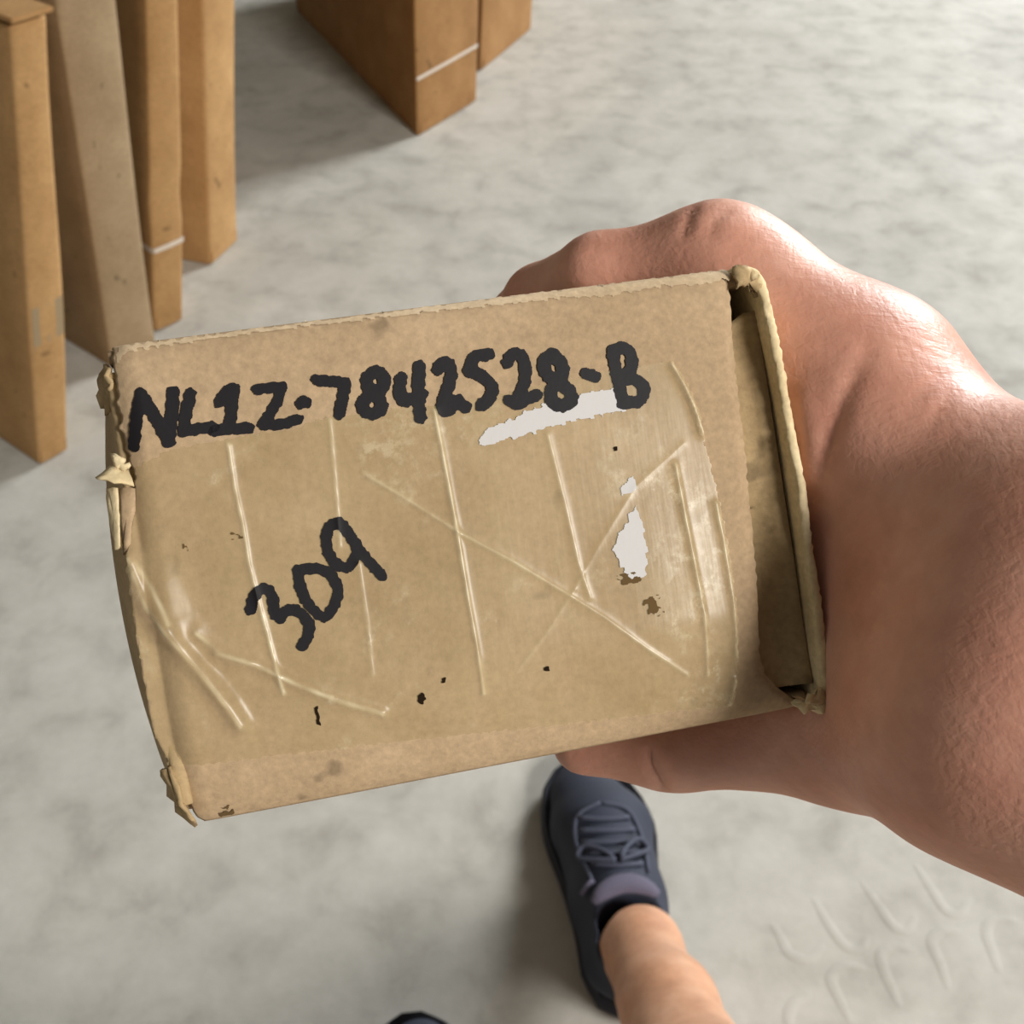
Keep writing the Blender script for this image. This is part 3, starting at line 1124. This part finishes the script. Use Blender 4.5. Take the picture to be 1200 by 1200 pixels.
hv = creases(hv, hf, [
    ([(812, 244), (806, 258), (802, 274)], 0.0006, 5),
    ([(852, 246), (838, 256), (832, 272)], 0.0006, 5),
    ([(762, 885), (764, 902), (776, 924)], 0.0012, 5),
    ([(1016, 410), (990, 470), (968, 530), (955, 580)], 0.0005, 12),
    ([(960, 560), (985, 470), (1000, 440)], 0.0004, 8),
    ([(975, 735), (1010, 725), (1050, 700)], 0.0006, 14),
    
    ([(945, 470), (952, 520), (954, 560)], -0.0010, 16),
    ([(1070, 470), (1100, 440)], 0.0003, 7), ([(1090, 500), (1112, 462)], 0.0003, 6),
])
hand = attach(fast_mesh('hand_and_forearm', cam_to_world(hv), hf, M['skin']))
hand['label'] = 'bare right hand and forearm gripping the box'


# ---- legs
def leg_build(ankle, knee, hip, name):
    ankle, knee, hip = map(np.array, (ankle, knee, hip))
    ax = knee - ankle
    back = np.array([0.0, -1.0, 0.0])

    def fun(p):
        d = cone_d(p, ankle + [0, 0.01, -0.045], ankle, 0.027, 0.030)
        d = smin(d, cone_d(p, ankle + [0, -0.03, -0.05], ankle + ax * 0.15 + back * 0.010, 0.024, 0.024), 0.03)
        d = smin(d, cone_d(p, ankle + [-0.026, -0.004, -0.004], ankle + [0.026, -0.008, -0.010], 0.011, 0.011), 0.012)
        d = smin(d, cone_d(p, ankle, ankle + ax * 0.3, 0.030, 0.034), 0.03)
        d = smin(d, cone_d(p, ankle + ax * 0.3, ankle + ax * 0.68 + back * 0.012, 0.036, 0.052), 0.03)
        d = smin(d, cone_d(p, ankle + ax * 0.68 + back * 0.01, knee, 0.054, 0.054), 0.03)
        d = smin(d, cone_d(p, knee, knee + (hip - knee) * 0.55, 0.056, 0.070), 0.03)
        return d
    P_ = np.array([ankle - [0, 0, 0.06], knee, knee + (hip - knee) * 0.55])
    v, f = sdf_mesh(fun, P_.min(0) - 0.10, P_.max(0) + 0.10, 0.005)
    return attach(fast_mesh(name, v, f, M['leg_skin']))


# ---- shoe built in local coordinates: y to the toe, x across, z up; heel at the origin
def shoe_build(origin, toe_dir, mirror=1):
    o = np.array(origin, float)
    fy = np.array([toe_dir[0], toe_dir[1], 0.0])
    fy /= np.linalg.norm(fy)
    fx = np.array([fy[1], -fy[0], 0.0]) * mirror * 1.18

    def tw(p):
        p = np.asarray(p, float)
        return o + p[..., 0:1] * fx + p[..., 1:2] * fy + p[..., 2:3] * np.array([0, 0, 1.0])
    def S(p, k=1.0):
        q = p.copy()
        q[:, 2] *= k
        return q

    def outline(y):
        ys = [0.0, 0.012, 0.04, 0.09, 0.14, 0.19, 0.225, 0.255, 0.276, 0.286]
        lx = [-0.012, -0.027, -0.036, -0.035, -0.039, -0.047, -0.047, -0.040, -0.026, -0.008]
        rx = [0.012, 0.027, 0.035, 0.036, 0.042, 0.050, 0.046, 0.034, 0.018, 0.002]
        return np.interp(y, ys, lx), np.interp(y, ys, rx)

    def upper(p):
        q = S(p, 1.0)
        d = cone_d(q, (0, .040, .040), (0, .100, .040), .038, .038)
        d = smin(d, cone_d(q, (0.001, .100, .036), (0.002, .195, .022), .039, .044), .015)
        d = smin(d, cone_d(q, (0.002, .195, .020), (-0.006, .240, .016), .044, .034), .015)
        d = smin(d, cone_d(q, (-.006, .240, .016), (-0.009, .262, .016), .032, .022), .012)
        d = smin(d, cone_d(q, (0, .062, .074), (0.001, .160, .042), .030, .028), .02)
        d = smin(d, cone_d(q, (0, .034, .050), (0, .030, .082), .035, .033), .012)
        d = np.maximum(d, 0.012 - p[:, 2])
        d = np.maximum(d, p[:, 2] - (0.092 - 0.10 * np.clip(p[:, 1] - 0.03, 0, 1) + 0.25 * np.clip(p[:, 1] - 0.062, 0, 0.04)))
        hole = np.minimum(cone_d(p, (0, .034, .045), (0, .034, .14), .0265, .032), cone_d(p, (0, .050, .050), (0, .056, .14), .0260, .029))
        return np.maximum(d, -hole)
    v, f = sdf_mesh(upper, (-.07, -.02, -.01), (.07, .31, .13), 0.0028)
    vl = v.copy()

    def top_z(x, y, lift):
        near = vl[(np.hypot(vl[:, 0] - x, vl[:, 1] - y) < 0.005)]
        return (near[:, 2].max() if len(near) else 0.06) + lift

    def on_top(pts, lift):
        return [tw(np.array([x, y, top_z(x, y, lift)])) for x, y in pts]
    sh = attach(fast_mesh('sneaker', tw(v), f if mirror > 0 else f[:, ::-1], M['shoe']))

    def part(ob):
        ob.parent = sh
        return ob
    # sole
    ys = np.concatenate([np.linspace(0, 0.03, 6), np.linspace(0.045, 0.23, 12), np.linspace(0.24, 0.286, 9)])
    lft = [(outline(y)[0] - 0.003, y) for y in ys]
    rgt = [(outline(y)[1] + 0.003, y) for y in ys]
    ring = lft + rgt[::-1]
    vs_, fs = [], []
    lv = [(0.0, 0.95), (0.006, 1.0), (0.020, 1.0), (0.026, 0.95)]
    cx = np.mean([r[0] for r in ring])
    for z, s in lv:
        for x, y in ring:
            vs_.append((cx + (x - cx) * s, 0.14 + (y - 0.14) * (1 - (1 - s) * 0.4), z + 0.008 * max(0, (y - 0.22) / 0.066) ** 2))
    n = len(ring)
    for k in range(len(lv) - 1):
        for i in range(n):
            j = (i + 1) % n
            fs.append((k * n + i, k * n + j, (k + 1) * n + j, (k + 1) * n + i))
    fs.append(tuple(range(n)))
    fs.append(tuple((len(lv) - 1) * n + i for i in range(n))[::-1])
    part(mesh_obj('sole', tw(np.array(vs_)), fs, M['shoe_dark'], None, True))

    # padded tongue top standing in the collar, laces crossing the instep, a loose bow
    part(tube('tongue', on_top([(0.027 * t, 0.089 - 0.014 * t * t) for t in np.linspace(-1, 1, 11)], 0.000), [0.004, 0.007, 0.009, 0.010, 0.0105, 0.0105, 0.0105, 0.010, 0.009, 0.007, 0.004], M['shoe_tongue'], None, 12, 0.6))
    for y, hw in ((0.110, 0.021), (0.126, 0.023), (0.142, 0.024), (0.158, 0.024), (0.174, 0.022)):
        part(tube('lace', on_top([(hw * t, y - 0.004 * t + 0.006 * t * t) for t in np.linspace(-1, 1, 9)], 0.0006), 0.0030, M['shoe_lace'], None, 6, 0.6))
    for sx in (-1, 1):
        part(tube('eyestay', on_top([tuple(q) for q in spline([(sx * .024, .102), (sx * .027, .130), (sx * .028, .160), (sx * .022, .186), (0, .197)], 5)], 0.0002), 0.0022, M['shoe_lace'], None, 6, 0.6))
        part(tube('lace_loop', on_top([tuple(q) for q in spline([(sx * .002, .114), (sx * .016, .120), (sx * .030, .132), (sx * .024, .144), (sx * .010, .130), (sx * .003, .116)], 5)], 0.0040), 0.0026, M['shoe_lace'], None, 6))
    part(tube('pull_tab', on_top([(-.034, .090), (-.029, .095), (-.023, .099)], 0.001), 0.0030, M['shoe_tongue'], None, 6, 0.6))
    # dark sock lining at the bottom of the opening
    part(mesh_obj('lining', [tw(np.array([0.03 * math.cos(a), 0.045 + 0.042 * math.sin(a), 0.052])) for a in np.linspace(0, 2 * math.pi, 20, endpoint=False)], [tuple(range(20))], M['lining']))
    return sh


toe = floor_pt(684, 893, 0.02)
heel = floor_pt(746, 1176, 0.02)
dirv = toe - heel
dirv[2] = 0
dirv /= np.linalg.norm(dirv)
heel0 = toe - dirv * 0.284
heel0[2] = 0
shoe_build(heel0, dirv, 1)
ank = heel0 + dirv * 0.029 + np.array([0.006, 0, 0.085])
leg_build(ank, ank + np.array([0.026, -0.30, 0.25]), ank + np.array([0.04, -0.63, 0.42]), 'leg')
# the other foot, only its toe in the frame
toe2 = floor_pt(478, 1190, 0.03)
d2 = np.array([-0.10, 1.0, 0])
d2 /= np.linalg.norm(d2)
heel2 = toe2 - d2 * 0.282
heel2[2] = 0
shoe_build(heel2, d2, -1)
ank2 = heel2 + d2 * 0.058 + np.array([0, 0, 0.105])
leg_build(ank2, ank2 + np.array([0.00, -0.14, 0.33]), ank2 + np.array([0.06, -0.48, 0.45]), 'leg')
